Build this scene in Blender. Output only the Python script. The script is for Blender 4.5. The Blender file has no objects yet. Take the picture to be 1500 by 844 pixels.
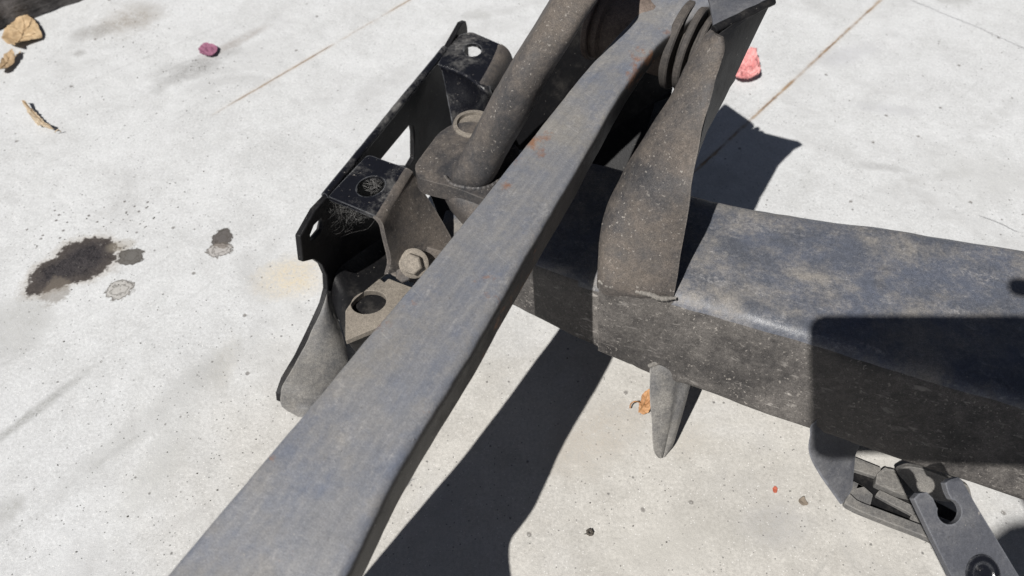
import bpy, bmesh, math, random
from mathutils import Vector as V, Matrix, noise as mnoise
from mathutils.geometry import tessellate_polygon
random.seed(7)
R = math.radians
scn = bpy.context.scene
col = scn.collection

# ------------------------------------------------------------------ camera
CAM_H, PITCH, FPX = 0.52, R(51.6), 1200.0
C0 = V((0, 0, CAM_H))
FW = V((0, math.cos(PITCH), -math.sin(PITCH)))
UP = V((0, math.sin(PITCH), math.cos(PITCH)))
RT = V((1, 0, 0))
cam = bpy.data.cameras.new('camera')
cam.sensor_width = 36.0
cam.lens = 36.0 * FPX / 1500.0
cam.clip_start = 0.005
cam.clip_end = 200
cam.dof.use_dof = True
cam.dof.focus_distance = 0.50
cam.dof.aperture_fstop = 11.0
camo = bpy.data.objects.new('camera', cam)
col.objects.link(camo)
camo.location = C0
camo.rotation_euler = (math.pi / 2 - PITCH, 0, 0)
scn.camera = camo

# ------------------------------------------------------------------ light
SUN = V((0.3758, 0.4856, -0.7893)).normalized()        # the way the light travels
w = bpy.data.worlds.new('World')
scn.world = w
w.use_nodes = True
wn = w.node_tree
sky = wn.nodes.new('ShaderNodeTexSky')
sky.sky_type = 'NISHITA'
sky.sun_disc = False
sky.sun_elevation = math.asin(-SUN.z)
sky.altitude = 1200
sky.air_density = .45
sky.dust_density = .4
sky.ozone_density = .4
sky.sun_rotation = math.atan2(-SUN.x, -SUN.y)
bg = wn.nodes['Background']
bg.inputs['Strength'].default_value = 0.05
hs = wn.nodes.new('ShaderNodeHueSaturation')
hs.inputs['Saturation'].default_value = .6
wn.links.new(sky.outputs[0], hs.inputs['Color'])
wn.links.new(hs.outputs[0], bg.inputs['Color'])
sl = bpy.data.lights.new('sun', 'SUN')
sl.energy = 5.0
sl.angle = R(0.53)
sl.color = (1.0, 0.972, 0.93)
so = bpy.data.objects.new('sun', sl)
col.objects.link(so)
so.rotation_euler = SUN.to_track_quat('-Z', 'Y').to_euler()
so.location = (-1, -1, 3)
scn.view_settings.view_transform = 'Standard'
scn.view_settings.look = 'None'
scn.view_settings.gamma = 1.0
scn.view_settings.exposure = 0.2
scn.cycles.max_bounces = 5
scn.cycles.diffuse_bounces = 3


# ------------------------------------------------------------------ measuring helpers
def ray(x, y):
    return FW + RT * ((x - 750) / FPX) - UP * ((y - 422) / FPX)


def P(x, y, z=0.0):
    """the place at height z that was measured at this spot of the photograph"""
    d = ray(x, y)
    return C0 + d * ((z - CAM_H) / d.z)


def PP(L):
    return [P(*q) for q in L]


# ------------------------------------------------------------------ mesh helpers
def setp(o, label=None, cat=None, group=None, kind=None):
    if label: o['label'] = label
    if cat: o['category'] = cat
    if group: o['group'] = group
    if kind: o['kind'] = kind
    return o


def empty(name, loc, label, cat, group=None):
    o = bpy.data.objects.new(name, None)
    o.empty_display_size = 0.02
    o.location = loc
    col.objects.link(o)
    return setp(o, label, cat, group)


def wloc(o):
    v = V((0, 0, 0))
    while o:
        v += o.location
        o = o.parent
    return v


def obj(name, bm, mat, parent=None, ang=38, bevel=0, seg=2, origin=None, weld=True):
    """links a bmesh (world coordinates) as one object"""
    if weld: bmesh.ops.remove_doubles(bm, verts=bm.verts, dist=1e-5)
    bmesh.ops.recalc_face_normals(bm, faces=bm.faces)
    base = wloc(parent) if parent else V((0, 0, 0))
    if origin is None:
        if parent: origin = base
        else:
            mn = [min(v.co[i] for v in bm.verts) for i in range(3)]
            mx = [max(v.co[i] for v in bm.verts) for i in range(3)]
            origin = V(((mn[0] + mx[0]) / 2, (mn[1] + mx[1]) / 2, mn[2]))
    bmesh.ops.translate(bm, verts=bm.verts, vec=-V(origin))
    for f in bm.faces: f.smooth = True
    for e in bm.edges:
        if len(e.link_faces) == 2 and e.calc_face_angle(0) > R(ang): e.smooth = False
    me = bpy.data.meshes.new(name)
    bm.to_mesh(me)
    bm.free()
    if mat: me.materials.append(mat)
    o = bpy.data.objects.new(name, me)
    col.objects.link(o)
    if parent: o.parent = parent
    o.location = V(origin) - base
    if bevel:
        m = o.modifiers.new('bevel', 'BEVEL')
        m.width = bevel
        m.segments = seg
        m.limit_method = 'ANGLE'
        m.angle_limit = R(40)
        m.harden_normals = False
    return o


def rpoly(pts, r, n=5):
    """closed polygon in space with rounded corners (r in metres, one or per corner)"""
    out = []
    N = len(pts)
    for i, c in enumerate(pts):
        a, b = pts[i - 1], pts[(i + 1) % N]
        ri = r[i] if isinstance(r, (list, tuple)) else r
        la, lb = (a - c).length, (b - c).length
        ra, rb = min(ri, la * .48), min(ri, lb * .48)
        if ri <= 0:
            out += [c.copy() for _ in range(n)] if n > 1 else [c.copy()]
            continue
        p0, p1 = c + (a - c).normalized() * ra, c + (b - c).normalized() * rb
        for k in range(n):
            t = k / (n - 1)
            out.append(p0 * (1 - t) ** 2 + c * 2 * t * (1 - t) + p1 * t * t)
    return out


def crom(L, k):
    """Catmull-Rom through a list of points (or of rings), k steps per span"""
    ring = isinstance(L[0], list)
    out = []
    for i in range(len(L) - 1):
        a, b, c, d = L[max(i - 1, 0)], L[i], L[i + 1], L[min(i + 2, len(L) - 1)]

        def f(a, b, c, d, t):
            return .5 * ((2 * b) + (c - a) * t + (2 * a - 5 * b + 4 * c - d) * t * t + (3 * b - a - 3 * c + d) * t ** 3)
        for s in range(k):
            t = s / k
            out.append([f(*q, t) for q in zip(a, b, c, d)] if ring else f(a, b, c, d, t))
    out.append(L[-1])
    return out


def lerp_rings(L, k):
    out = []
    for i in range(len(L) - 1):
        for s in range(k):
            t = s / k
            out.append([a.lerp(b, t) for a, b in zip(L[i], L[i + 1])])
    out.append(L[-1])
    return out


def loft(rings, cap=True, closed=True, bm=None):
    bm = bm or bmesh.new()
    vs = [[bm.verts.new(p) for p in r] for r in rings]
    n = len(rings[0])
    for a, b in zip(vs, vs[1:]):
        for i in range(n if closed else n - 1):
            j = (i + 1) % n
            try: bm.faces.new((a[i], a[j], b[j], b[i]))
            except ValueError: pass
    if cap and closed:
        for r in (vs[0], vs[-1]):
            c = bm.verts.new(sum((v.co for v in r), V()) / n)
            for i in range(n):
                bm.faces.new((r[i], r[(i + 1) % n], c))
    return bm


def sheet(grid, t, bm=None):
    """a thick bent sheet: grid[i][j] points, t = thickness vector (or function of i, j)"""
    bm = bm or bmesh.new()
    tv = (lambda i, j: t) if isinstance(t, V) else t
    A = [[bm.verts.new(p) for p in r] for r in grid]
    B = [[bm.verts.new(p + tv(i, j)) for j, p in enumerate(r)] for i, r in enumerate(grid)]
    ni, nj = len(grid), len(grid[0])
    for i in range(ni - 1):
        for j in range(nj - 1):
            bm.faces.new((A[i][j], A[i][j + 1], A[i + 1][j + 1], A[i + 1][j]))
            bm.faces.new((B[i][j], B[i + 1][j], B[i + 1][j + 1], B[i][j + 1]))
    for i in range(ni - 1):
        for j in (0, nj - 1): bm.faces.new((A[i][j], A[i + 1][j], B[i + 1][j], B[i][j]))
    for j in range(nj - 1):
        for i in (0, ni - 1): bm.faces.new((A[i][j], A[i][j + 1], B[i][j + 1], B[i][j]))
    return bm


def plate(outer, holes, tvec, bm=None):
    """flat plate with holes, thickened by tvec"""
    bm = bm or bmesh.new()
    polys = [outer] + list(holes)
    flat = [p for q in polys for p in q]
    tris = tessellate_polygon([list(q) for q in polys])
    A = [bm.verts.new(p) for p in flat]
    B = [bm.verts.new(p + tvec) for p in flat]
    for t in tris:
        try:
            bm.faces.new([A[i] for i in t])
            bm.faces.new([B[i] for i in reversed(t)])
        except ValueError: pass
    k = 0
    for q in polys:
        n = len(q)
        for i in range(n):
            a, b = k + i, k + (i + 1) % n
            try: bm.faces.new((A[a], A[b], B[b], B[a]))
            except ValueError: pass
        k += n
    return bm


def frame(d, ref=V((0, 0, 1))):
    d = d.normalized()
    if abs(d.dot(ref)) > .97: ref = V((1, 0, 0))
    u = d.cross(ref).normalized()
    return u, u.cross(d).normalized()


def tube(path, r, n=8, bm=None, cap=True):
    rings = []
    for i, p in enumerate(path):
        d = (path[min(i + 1, len(path) - 1)] - path[max(i - 1, 0)])
        u, v = frame(d)
        rr = r[i] if isinstance(r, (list, tuple)) else r
        rings.append([p + (u * math.cos(a) + v * math.sin(a)) * rr for a in [2 * math.pi * k / n for k in range(n)]])
    return loft(rings, cap, True, bm)


def lathe(c, axis, prof, n=40, bm=None, closed=False):
    """prof: (distance along the axis, radius)"""
    a = axis.normalized()
    u, v = frame(a)
    rings = [[c + a * s + (u * math.cos(t) + v * math.sin(t)) * r for t in [2 * math.pi * k / n for k in range(n)]] for s, r in prof]
    if closed:
        return loft(rings + [rings[0]], False, True, bm)
    return loft(rings, True, True, bm)


def bead(path, r, seed=1):
    """a weld bead: overlapping ripples along a path"""
    L = [0]
    for a, b in zip(path, path[1:]): L.append(L[-1] + (b - a).length)
    n = max(8, int(L[-1] / (r * .28)))
    pts, rad = [], []
    k = 0
    for i in range(n + 1):
        d = L[-1] * i / n
        while k < len(L) - 2 and L[k + 1] < d: k += 1
        t = (d - L[k]) / max(L[k + 1] - L[k], 1e-9)
        p = path[k].lerp(path[k + 1], min(max(t, 0), 1))
        ph = (i % 5) / 5
        pts.append(p + V((0, 0, r * .25 * mnoise.noise(p * 150 + V((seed, 0, 0))))))
        rad.append(r * (.72 + .34 * (1 - ph) ** .6 + .25 * mnoise.noise(p * 220 + V((0, seed, 0)))) * min(1, .5 + 3 * min(i, n - i) / n))
    return tube(pts, rad, 10)


def hexhead(c, axis, r, h, n=6, bm=None, rot=0.2):
    a = axis.normalized()
    u, v = frame(a)
    rings = []
    for s, k in ((0, 1), (h * .82, 1), (h, .88)):
        rings.append([c + a * s + (u * math.cos(t) + v * math.sin(t)) * r * k for t in [rot + 2 * math.pi * i / n for i in range(n)]])
    return loft(rings, True, True, bm)


def rough(bm, amp, sc, seed=0):
    for v in bm.verts:
        q = v.co * sc + V((seed, seed * 1.7, 0))
        v.co += V((mnoise.noise(q), mnoise.noise(q + V((9, 0, 0))), mnoise.noise(q + V((0, 9, 0))))) * amp
    return bm


def blob(c, rx, ry, rz, amp, seed, sub=3, bm=None):
    b2 = bmesh.new()
    bmesh.ops.create_icosphere(b2, subdivisions=sub, radius=1)
    for v in b2.verts:
        k = 1 + amp * mnoise.noise(v.co * 1.7 + V((seed, 0, 0)))
        v.co = V((v.co.x * rx, v.co.y * ry, v.co.z * rz)) * k + c
    if bm is None: return b2
    me = bpy.data.meshes.new('tmp')
    b2.to_mesh(me); b2.free()
    bm.from_mesh(me)
    bpy.data.meshes.remove(me)
    return bm


# ------------------------------------------------------------------ materials
class NT:
    def __init__(s, name):
        s.m = bpy.data.materials.new(name)
        s.m.use_nodes = True
        s.t = s.m.node_tree
        s.b = s.t.nodes['Principled BSDF']
        s.co = s.n('ShaderNodeTexCoord').outputs['Object']

    def n(s, typ, **k):
        x = s.t.nodes.new(typ)
        for a, b in k.items(): setattr(x, a, b)
        return x

    def L(s, a, b): s.t.links.new(a, b)

    def put(s, sock, v):
        if hasattr(v, 'links') or isinstance(v, bpy.types.NodeSocket): s.L(v, sock)
        else: sock.default_value = v

    def noise(s, scale, det=5, ro=.6, dist=0, co=None):
        x = s.n('ShaderNodeTexNoise')
        x.inputs['Scale'].default_value = scale
        x.inputs['Detail'].default_value = det
        x.inputs['Roughness'].default_value = ro
        x.inputs['Distortion'].default_value = dist
        s.L(co or s.co, x.inputs['Vector'])
        return x.outputs['Fac']

    def vor(s, scale, co=None, feature='F1'):
        x = s.n('ShaderNodeTexVoronoi', feature=feature)
        x.inputs['Scale'].default_value = scale
        s.L(co or s.co, x.inputs['Vector'])
        return x

    def math(s, op, a, b=0.0, c=None, clamp=False):
        x = s.n('ShaderNodeMath', operation=op, use_clamp=clamp)
        s.put(x.inputs[0], a)
        s.put(x.inputs[1], b)
        if c is not None: s.put(x.inputs[2], c)
        return x.outputs[0]

    def mr(s, v, a, b, c=0.0, d=1.0, smooth=False):
        x = s.n('ShaderNodeMapRange')
        if smooth: x.interpolation_type = 'SMOOTHSTEP'
        s.put(x.inputs[0], v)
        for i, q in enumerate((a, b, c, d)): s.put(x.inputs[1 + i], q)
        return x.outputs[0]

    def mix(s, f, a, b, mode='MIX'):
        x = s.n('ShaderNodeMix', data_type='RGBA', blend_type=mode)
        s.put(x.inputs[0], f)
        for k, v in ((6, a), (7, b)):
            if isinstance(v, tuple): x.inputs[k].default_value = (*v[:3], 1)
            else: s.L(v, x.inputs[k])
        return x.outputs[2]

    def vmul(s, vec, co=None):
        x = s.n('ShaderNodeVectorMath', operation='MULTIPLY')
        s.L(co or s.co, x.inputs[0])
        x.inputs[1].default_value = vec
        return x.outputs[0]

    def rotmap(s, loc=(0, 0, 0), rz=0.0, scale=(1, 1, 1), co=None):
        """coordinates measured from loc, turned by -rz, divided by scale"""
        a = s.n('ShaderNodeVectorMath', operation='SUBTRACT')
        s.L(co or s.co, a.inputs[0]); a.inputs[1].default_value = loc
        r = s.n('ShaderNodeVectorRotate', rotation_type='Z_AXIS')
        s.L(a.outputs[0], r.inputs['Vector'])
        r.inputs['Angle'].default_value = -rz
        m = s.n('ShaderNodeVectorMath', operation='DIVIDE')
        s.L(r.outputs[0], m.inputs[0]); m.inputs[1].default_value = scale
        return m.outputs[0]

    def bump(s, h, dist=.0005, strength=1.0, nrm=None):
        x = s.n('ShaderNodeBump')
        x.inputs['Distance'].default_value = dist
        x.inputs['Strength'].default_value = strength
        s.L(h, x.inputs['Height'])
        if nrm: s.L(nrm, x.inputs['Normal'])
        return x.outputs[0]

    def done(s, colr, rough=.7, nrm=None, metal=0.0, spec=.5):
        s.put(s.b.inputs['Base Color'], colr if not isinstance(colr, tuple) else (*colr, 1))
        s.put(s.b.inputs['Roughness'], rough)
        s.put(s.b.inputs['Metallic'], metal)
        s.put(s.b.inputs['Specular IOR Level'], spec)
        if nrm: s.L(nrm, s.b.inputs['Normal'])
        return s.m


def steel(name, paint, dust, lo=.35, hi=.7, rough=.35, chips=.5, wear=(.32, .32, .33), wear_amt=.5, streak=None, rust=0, blue=None,
          grit=1.0, scale=1.0, mud=0.0, settle=.55, spec=.45, side=None, scuff=0):
    """painted steel under dried dust: paint shows where the dust is thin; chips, grit and worn edges"""
    s = NT(name)
    big = s.noise(14 * scale, 6, .62, .4)
    mid = s.noise(70 * scale, 6, .7)
    fine = s.noise(420, 4, .7)
    grain = s.noise(1500, 2, .6)
    v = s.math('ADD', s.math('MULTIPLY', big, .55), s.math('MULTIPLY', mid, .33))
    v = s.math('ADD', v, s.math('MULTIPLY', fine, .12))
    dm = s.mr(v, lo, hi, smooth=True)
    ge = s.n('ShaderNodeNewGeometry')
    nz = s.n('ShaderNodeSeparateXYZ')
    s.L(ge.outputs['Normal'], nz.inputs[0])
    dm = s.math('MULTIPLY', dm, s.mr(nz.outputs[2], -.3, .45, settle, 1.0))
    if blue:
        paint = s.mix(s.mr(s.noise(30, 4, .6), .4, .62), paint, blue)
    dcol = s.mix(s.mr(s.noise(45, 5, .7), .3, .7), tuple(q * .78 for q in dust), tuple(min(q * 1.15, .8) for q in dust))
    c = s.mix(dm, paint, dcol)
    if streak:                                        # brushed streaks along one direction
        rz, ln, th = streak
        co = s.rotmap((0, 0, 0), rz, (ln, th, th))
        st = s.noise(1, 5, .65, 0, co)
        c = s.mix(s.mr(st, .42, .70, 0, .32), c, (.25, .243, .236))
        co2 = s.rotmap((0, 0, 0), rz, (ln * 1.7, th * .25, th * .25))
        st2 = s.noise(1, 3, .6, 0, co2)
        c = s.mix(s.mr(st2, .56, .76, 0, .24), c, (.085, .083, .085))
        co3 = s.rotmap((0, 0, 0), rz + 1.25, (ln * .35, th * .12, th * .12))
        st3 = s.noise(1, 2, .5, 0, co3)
        c = s.mix(s.mr(st3, .66, .76, 0, .16), c, (.5, .49, .47))
    if scuff:                                         # pale rubbed scuffs and thin scratches
        rz_s = streak[0] if streak else -.33
        so_ = s.rotmap((0, 0, 0), rz_s, (.030, .008, .01))
        sf = s.math('MULTIPLY', s.mr(s.noise(1, 6, .72, .6, so_), .56, .66), s.mr(fine, .42, .60))
        c = s.mix(s.math('MULTIPLY', sf, scuff * .55), c, (.34, .33, .325))
        so2 = s.rotmap((0, 0, 0), rz_s + .23, (.05, .0007, .01))
        sf2 = s.math('MULTIPLY', s.mr(s.noise(1, 2, .5, 0, so2), .70, .76), s.mr(mid, .5, .62))
        c = s.mix(s.math('MULTIPLY', sf2, scuff * .5), c, (.40, .39, .38))
        dk2 = s.mr(s.noise(38, 5, .7, .5), .60, .70)
        c = s.mix(s.math('MULTIPLY', dk2, .45 * scuff), c, (.035, .036, .042))
    if side:                                          # shade put into the colour: flanks turn dark, the top keeps its own tone
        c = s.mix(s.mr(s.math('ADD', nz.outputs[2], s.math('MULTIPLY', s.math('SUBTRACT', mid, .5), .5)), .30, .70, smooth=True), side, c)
    if rust:
        rm = s.mr(s.math('ADD', s.math('MULTIPLY', s.noise(24, 3, .6), .7), s.math('MULTIPLY', s.noise(160, 4, .7), .3)), .66 - .06 * rust, .74 - .06 * rust, 0, .8)
        c = s.mix(rm, c, (.20, .085, .035))
    g = s.math('MULTIPLY', s.mr(grain, .25, .75, .45, 1.55), s.mr(fine, .3, .7, .75, 1.25))
    gm = s.mix(grit * .8, (1, 1, 1), g_col(s, g))
    c = s.mix(1.0, c, gm, 'MULTIPLY')
    # small pale chips and mud spots, uneven in size and outline
    cm2 = None
    if chips:
        patch = s.mr(s.noise(30, 3, .6), .35, .65, .15, 1.0)
        ck = s.mr(s.noise(520, 2, .5, .2), .735 - .04 * chips, .775 - .04 * chips)
        c = s.mix(s.math('MULTIPLY', s.math('MULTIPLY', ck, patch), .7), c, (.33, .305, .275))
        cm2 = s.mr(s.noise(135, 4, .6, .8), .72 - .02 * chips, .79 - .02 * chips)
        c = s.mix(s.math('MULTIPLY', s.math('MULTIPLY', cm2, patch), .4), c, (.27, .25, .225))
        dk = s.mr(s.noise(210, 4, .65, .4), .66, .76)
        c = s.mix(s.math('MULTIPLY', dk, .45), c, (.03, .028, .028))
    if mud:
        co = s.rotmap((0, 0, 0), -.38, (.010, .0028, .0032))
        ms = s.math('MULTIPLY', s.mr(s.noise(1, 3, .6, .5, co), .60, .68, 0, mud), s.mr(s.noise(22, 3, .6), .42, .60))
        c = s.mix(ms, c, (.38, .355, .33))
    # worn edges
    bv = s.n('ShaderNodeBevel', samples=4)
    bv.inputs['Radius'].default_value = .0016
    geo = s.n('ShaderNodeNewGeometry')
    dt = s.n('ShaderNodeVectorMath', operation='DOT_PRODUCT')
    s.L(bv.outputs[0], dt.inputs[0]); s.L(geo.outputs['Normal'], dt.inputs[1])
    em = s.math('MULTIPLY', s.mr(dt.outputs['Value'], .985, .86), s.mr(mid, .35, .6))
    c = s.mix(s.math('MULTIPLY', em, wear_amt), c, wear)
    h = s.math('ADD', s.math('MULTIPLY', fine, .5), s.math('MULTIPLY', grain, .35))
    h = s.math('ADD', h, s.math('MULTIPLY', dm, .5))
    if chips: h = s.math('ADD', h, s.math('MULTIPLY', cm2, 1.6))
    nb = s.bump(s.noise(26, 3, .5), .0016, .6)
    nb = s.bump(h, .00035, .75, nb)
    rg = s.mr(dm, 0, 1, rough, .86)
    return s.done(c, rg, nb, 0, spec)


def g_col(s, v):
    x = s.n('ShaderNodeCombineColor')
    for i in range(3): s.L(v, x.inputs[i])
    return x.outputs[0]


def vsep(s, vr, i):
    x = s.n('ShaderNodeSeparateColor')
    s.L(vr.outputs['Color'], x.inputs[0])
    return x.outputs[i]


NT.vsep = vsep

DUST = (.105, .089, .076)
M = {}
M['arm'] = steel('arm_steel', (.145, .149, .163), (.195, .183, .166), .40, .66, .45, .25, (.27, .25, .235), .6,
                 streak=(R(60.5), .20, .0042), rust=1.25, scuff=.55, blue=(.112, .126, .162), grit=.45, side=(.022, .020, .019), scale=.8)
M['dusty'] = steel('dusty_steel', (.034, .034, .037), DUST, .36, .60, .5, 1.9, (.24, .22, .20), .4, grit=1.0)
M['beam'] = steel('beam_steel', (.085, .091, .107), (.225, .208, .188), .41, .61, .34, .5, (.30, .29, .28), .4, blue=(.10, .11, .138), grit=.8, scale=.9, scuff=.8)
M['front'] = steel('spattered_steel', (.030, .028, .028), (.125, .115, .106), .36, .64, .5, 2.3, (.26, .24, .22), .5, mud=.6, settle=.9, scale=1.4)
M['gloss'] = steel('gloss_black_paint', (.0075, .008, .011), (.14, .136, .13), .47, .66, .20, .9, (.28, .29, .31), .55, grit=.5, settle=.12, scale=1.6)
M['inner'] = steel('shaded_black_paint', (.008, .008, .009), (.06, .055, .05), .48, .70, .5, .4, (.15, .15, .15), .3, grit=.6, settle=.3, spec=.2)  # black paint made duller and darker, shade put into its colour
M['grey'] = steel('grey_zinc_steel', (.085, .085, .088), (.19, .18, .165), .38, .62, .5, .5, (.34, .33, .31), .6, grit=.9)
M['dark'] = steel('dark_bare_steel', (.075, .078, .09), (.13, .13, .135), .42, .66, .45, .15, (.24, .25, .28), .5, grit=.6)
M['rubber'] = steel('perished_rubber', (.035, .032, .031), (.085, .074, .065), .34, .60, .75, .2, (.16, .14, .13), .3, grit=1.0)
M['barrel'] = steel('dusty_barrel', (.07, .055, .047), (.16, .125, .105), .32, .58, .5, .4, (.25, .2, .17), .4, rust=1.2)
M['bolt'] = steel('dusty_bolt', (.085, .075, .065), (.21, .185, .155), .30, .55, .5, .4, (.34, .31, .27), .5)
M['bright'] = steel('bright_plated_steel', (.55, .54, .55), (.5, .48, .46), .45, .8, .35, 0, (.7, .7, .7), .3, grit=.4)
M['weld'] = steel('weld_bead', (.07, .068, .066), (.2, .185, .165), .32, .6, .45, .6, (.34, .32, .3), .6)


def simple(name, c, rough=.6, var=.25, sc=120, bump=.0003, trans=0, spec=.4):
    s = NT(name)
    n1 = s.noise(sc, 6, .65)
    n2 = s.noise(sc * 6, 3, .6)
    v = s.math('ADD', s.math('MULTIPLY', n1, .65), s.math('MULTIPLY', n2, .35))
    cc = s.mix(s.mr(v, .3, .7), tuple(q * (1 - var) for q in c), tuple(min(1, q * (1 + var)) for q in c))
    return s.done(cc, rough, s.bump(v, bump, .8), 0, spec)


def leafmat(name, c1, c2, c3, vein_rz, center):
    s = NT(name)
    a = s.noise(90, 5, .65)
    b = s.noise(600, 3, .6)
    c = s.mix(s.mr(a, .35, .62), c1, c2)
    c = s.mix(s.mr(s.noise(300, 4, .7), .58, .70, 0, .7), c, c3)
    c = s.mix(s.mr(b, .3, .7, 0, .35), c, tuple(q * .55 for q in c1))
    return s.done(c, .62, s.bump(s.math('ADD', a, s.math('MULTIPLY', b, .4)), .0008, .8), 0, .35)


# ------------------------------------------------------------------ concrete slab
def concrete():
    s = NT('concrete')
    co = s.co
    big = s.noise(3.2, 6, .62, .6)
    mid = s.noise(16, 7, .68, .5)
    sm = s.noise(75, 6, .7)
    fine = s.noise(420, 4, .75)
    tiny = s.noise(1600, 2, .6)
    v = s.math('ADD', s.math('MULTIPLY', mid, .5), s.math('MULTIPLY', sm, .3))
    v = s.math('ADD', v, s.math('MULTIPLY', fine, .2))
    c = s.mix(s.mr(v, .34, .62, smooth=True), (.452, .456, .457), (.552, .560, .566))
    # warm grey, older part near the camera on the right; cooler and paler at the far side
    wq = P(930, 760)
    d = s.n('ShaderNodeVectorMath', operation='LENGTH')
    s.L(s.rotmap(wq, 0, (.34, .22, 1)), d.inputs[0])
    wm = s.mr(s.math('ADD', d.outputs['Value'], s.math('MULTIPLY', s.math('SUBTRACT', big, .5), 1.6)), 1.25, .35, smooth=True)
    c = s.mix(s.math('MULTIPLY', wm, .75), c, s.mix(s.mr(v, .34, .62), (.345, .325, .29), (.50, .475, .43)))
    c = s.mix(s.mr(big, .5, .68, 0, .30), c, (.53, .535, .55))
    # grey smudges and scuffs
    sc = s.mr(s.noise(9, 5, .6, 1.0), .54, .70, 0, 1)
    sp = s.mr(fine, .48, .66)
    c = s.mix(s.math('MULTIPLY', s.math('MULTIPLY', sc, sp), .55), c, (.27, .265, .26))
    c = s.mix(s.math('MULTIPLY', sc, .26), c, (.34, .337, .335))
    co_s = s.rotmap((0, 0, 0), .75, (.16, .012, 1))
    stv = s.mr(s.noise(1, 4, .55, .8, co_s), .62, .74, 0, .34)
    c = s.mix(s.math('MULTIPLY', stv, s.mr(sm, .4, .6)), c, (.22, .22, .215))
    # grain, pores, dark specks and a few white sand grains
    c = s.mix(.38, c, s.mix(1.0, c, g_col(s, s.mr(fine, .25, .75, .58, 1.38)), 'MULTIPLY'))
    c = s.mix(.36, c, s.mix(1.0, c, g_col(s, s.mr(tiny, .25, .75, .58, 1.42)), 'MULTIPLY'))

    def specks(scale, keep, r0, r1, colr, amt, chan):
        vr = s.vor(scale)
        sel = s.math('GREATER_THAN', s.vsep(vr, chan), 1 - keep)
        dd = s.math('ADD', vr.outputs['Distance'], s.math('MULTIPLY', s.math('SUBTRACT', fine, .5), .25))
        return s.math('MULTIPLY', s.math('MULTIPLY', sel, s.mr(dd, r0, r1)), amt), colr
    hs = None
    for a in ((420, .10, .26, .14, (.12, .118, .115), .75, 0), (170, .04, .20, .10, (.13, .125, .12), .8, 1),
              (75, .018, .15, .08, (.16, .15, .14), .8, 2), (520, .05, .24, .12, (.8, .79, .77), .6, 2)):
        m, cc = specks(*a)
        c = s.mix(m, c, cc)
        if a[4][0] < .2: hs = m if hs is None else s.math('MAXIMUM', hs, m)

    wob = s.math('SUBTRACT', mid, .5)
    wob2 = s.math('SUBTRACT', sm, .5)
    wob3 = s.math('SUBTRACT', fine, .5)

    wob4 = s.math('SUBTRACT', s.noise(190, 4, .65), .5)

    def ell(px, py, rx, ry, rz=0.0, wb=1.0, w4=.5):
        q = P(px, py)
        l = s.n('ShaderNodeVectorMath', operation='LENGTH')
        s.L(s.rotmap(q, rz, (rx, ry, 1)), l.inputs[0])
        x = s.math('ADD', l.outputs['Value'], s.math('MULTIPLY', wob, 1.1 * wb))
        x = s.math('ADD', x, s.math('MULTIPLY', wob2, .7 * wb))
        x = s.math('ADD', x, s.math('MULTIPLY', wob4, w4))
        return s.math('ADD', x, s.math('MULTIPLY', wob3, .35 * wb))

    # dirty patches (soft, speckled)
    for px, py, rx, ry, rz, amt, cc in ((185, 30, .05, .035, .5, .55, (.23, .20, .165)), (140, 45, .035, .02, .3, .4, (.22, .21, .20)),
                                        (285, 100, .065, .018, .75, .6, (.20, .195, .19)), (350, 60, .05, .010, .8, .45, (.24, .21, .19)),
                                        (117, 78, .008, .008, 0, .6, (.27, .265, .26)), (430, 410, .035, .03, 0, .55, (.55, .48, .36)),
                                        (30, 470, .045, .04, .5, .4, (.33, .33, .32)), (330, 530, .012, .03, 0, .3, (.40, .385, .35)),
                                        (235, 600, .11, .016, .9, .28, (.30, .30, .29)), (225, 690, .02, .07, -.3, .22, (.33, .33, .31)),
                                        (35, 615, .06, .006, .9, .45, (.2, .2, .19)), (15, 745, .012, .014, 0, .55, (.3, .3, .29)),
                                        (1240, 80, .05, .02, .4, .25, (.36, .36, .39)), (1300, 160, .05, .012, -.2, .3, (.37, .37, .39)),
                                        (1290, 245, .03, .008, -.2, .5, (.3, .3, .3)), (1395, -5, .03, .022, 0, .8, (.3, .3, .29)),
                                        (1440, 260, .06, .05, .3, .25, (.38, .38, .37)), (1000, 640, .03, .02, 0, .25, (.36, .33, .28)),
                                        (700, 22, .02, .012, 0, .35, (.33, .33, .32)), (870, 640, .05, .03, .6, .35, (.35, .31, .26)),
                                        (1140, 770, .03, .02, .1, .25, (.27, .27, .28)), (970, 800, .06, .03, .1, .2, (.3, .29, .26))):
        e = ell(px, py, rx, ry, rz, 1.2)
        m = s.math('MULTIPLY', s.mr(e, 1.1, .25, smooth=True), s.mr(s.math('ADD', s.math('MULTIPLY', fine, .6), s.math('MULTIPLY', sm, .4)), .38, .60))
        c = s.mix(s.math('MULTIPLY', m, min(amt * 1.9, .95), clamp=True), c, cc)
    # the old oil spot with its splashes
    e = ell(93, 394, .033, .0185, .75, .9)
    e2 = ell(122, 380, .027, .024, .3, .8)
    e = s.math('MINIMUM', e, e2)
    c = s.mix(s.mr(e, 1.35, 1.0, 0, .45), c, (.30, .26, .215))
    oilm = s.mr(e, 1.06, .93, smooth=True)
    oc = s.mix(s.mr(s.math('ADD', s.math('MULTIPLY', sm, .4), s.math('MULTIPLY', fine, .6)), .38, .6), (.010, .009, .011), (.052, .046, .047))
    oc = s.mix(s.math('MULTIPLY', s.mr(tiny, .60, .70), .5), oc, (.30, .29, .29))
    oc = s.mix(s.mr(e, .45, 1.0, 0, .55), oc, (.095, .08, .068))
    c = s.mix(oilm, c, oc)
    e = ell(82, 428, .012, .018, .3, 1.6)
    c = s.mix(s.mr(e, 1.0, .75, 0, .55), c, (.17, .145, .12))
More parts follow.
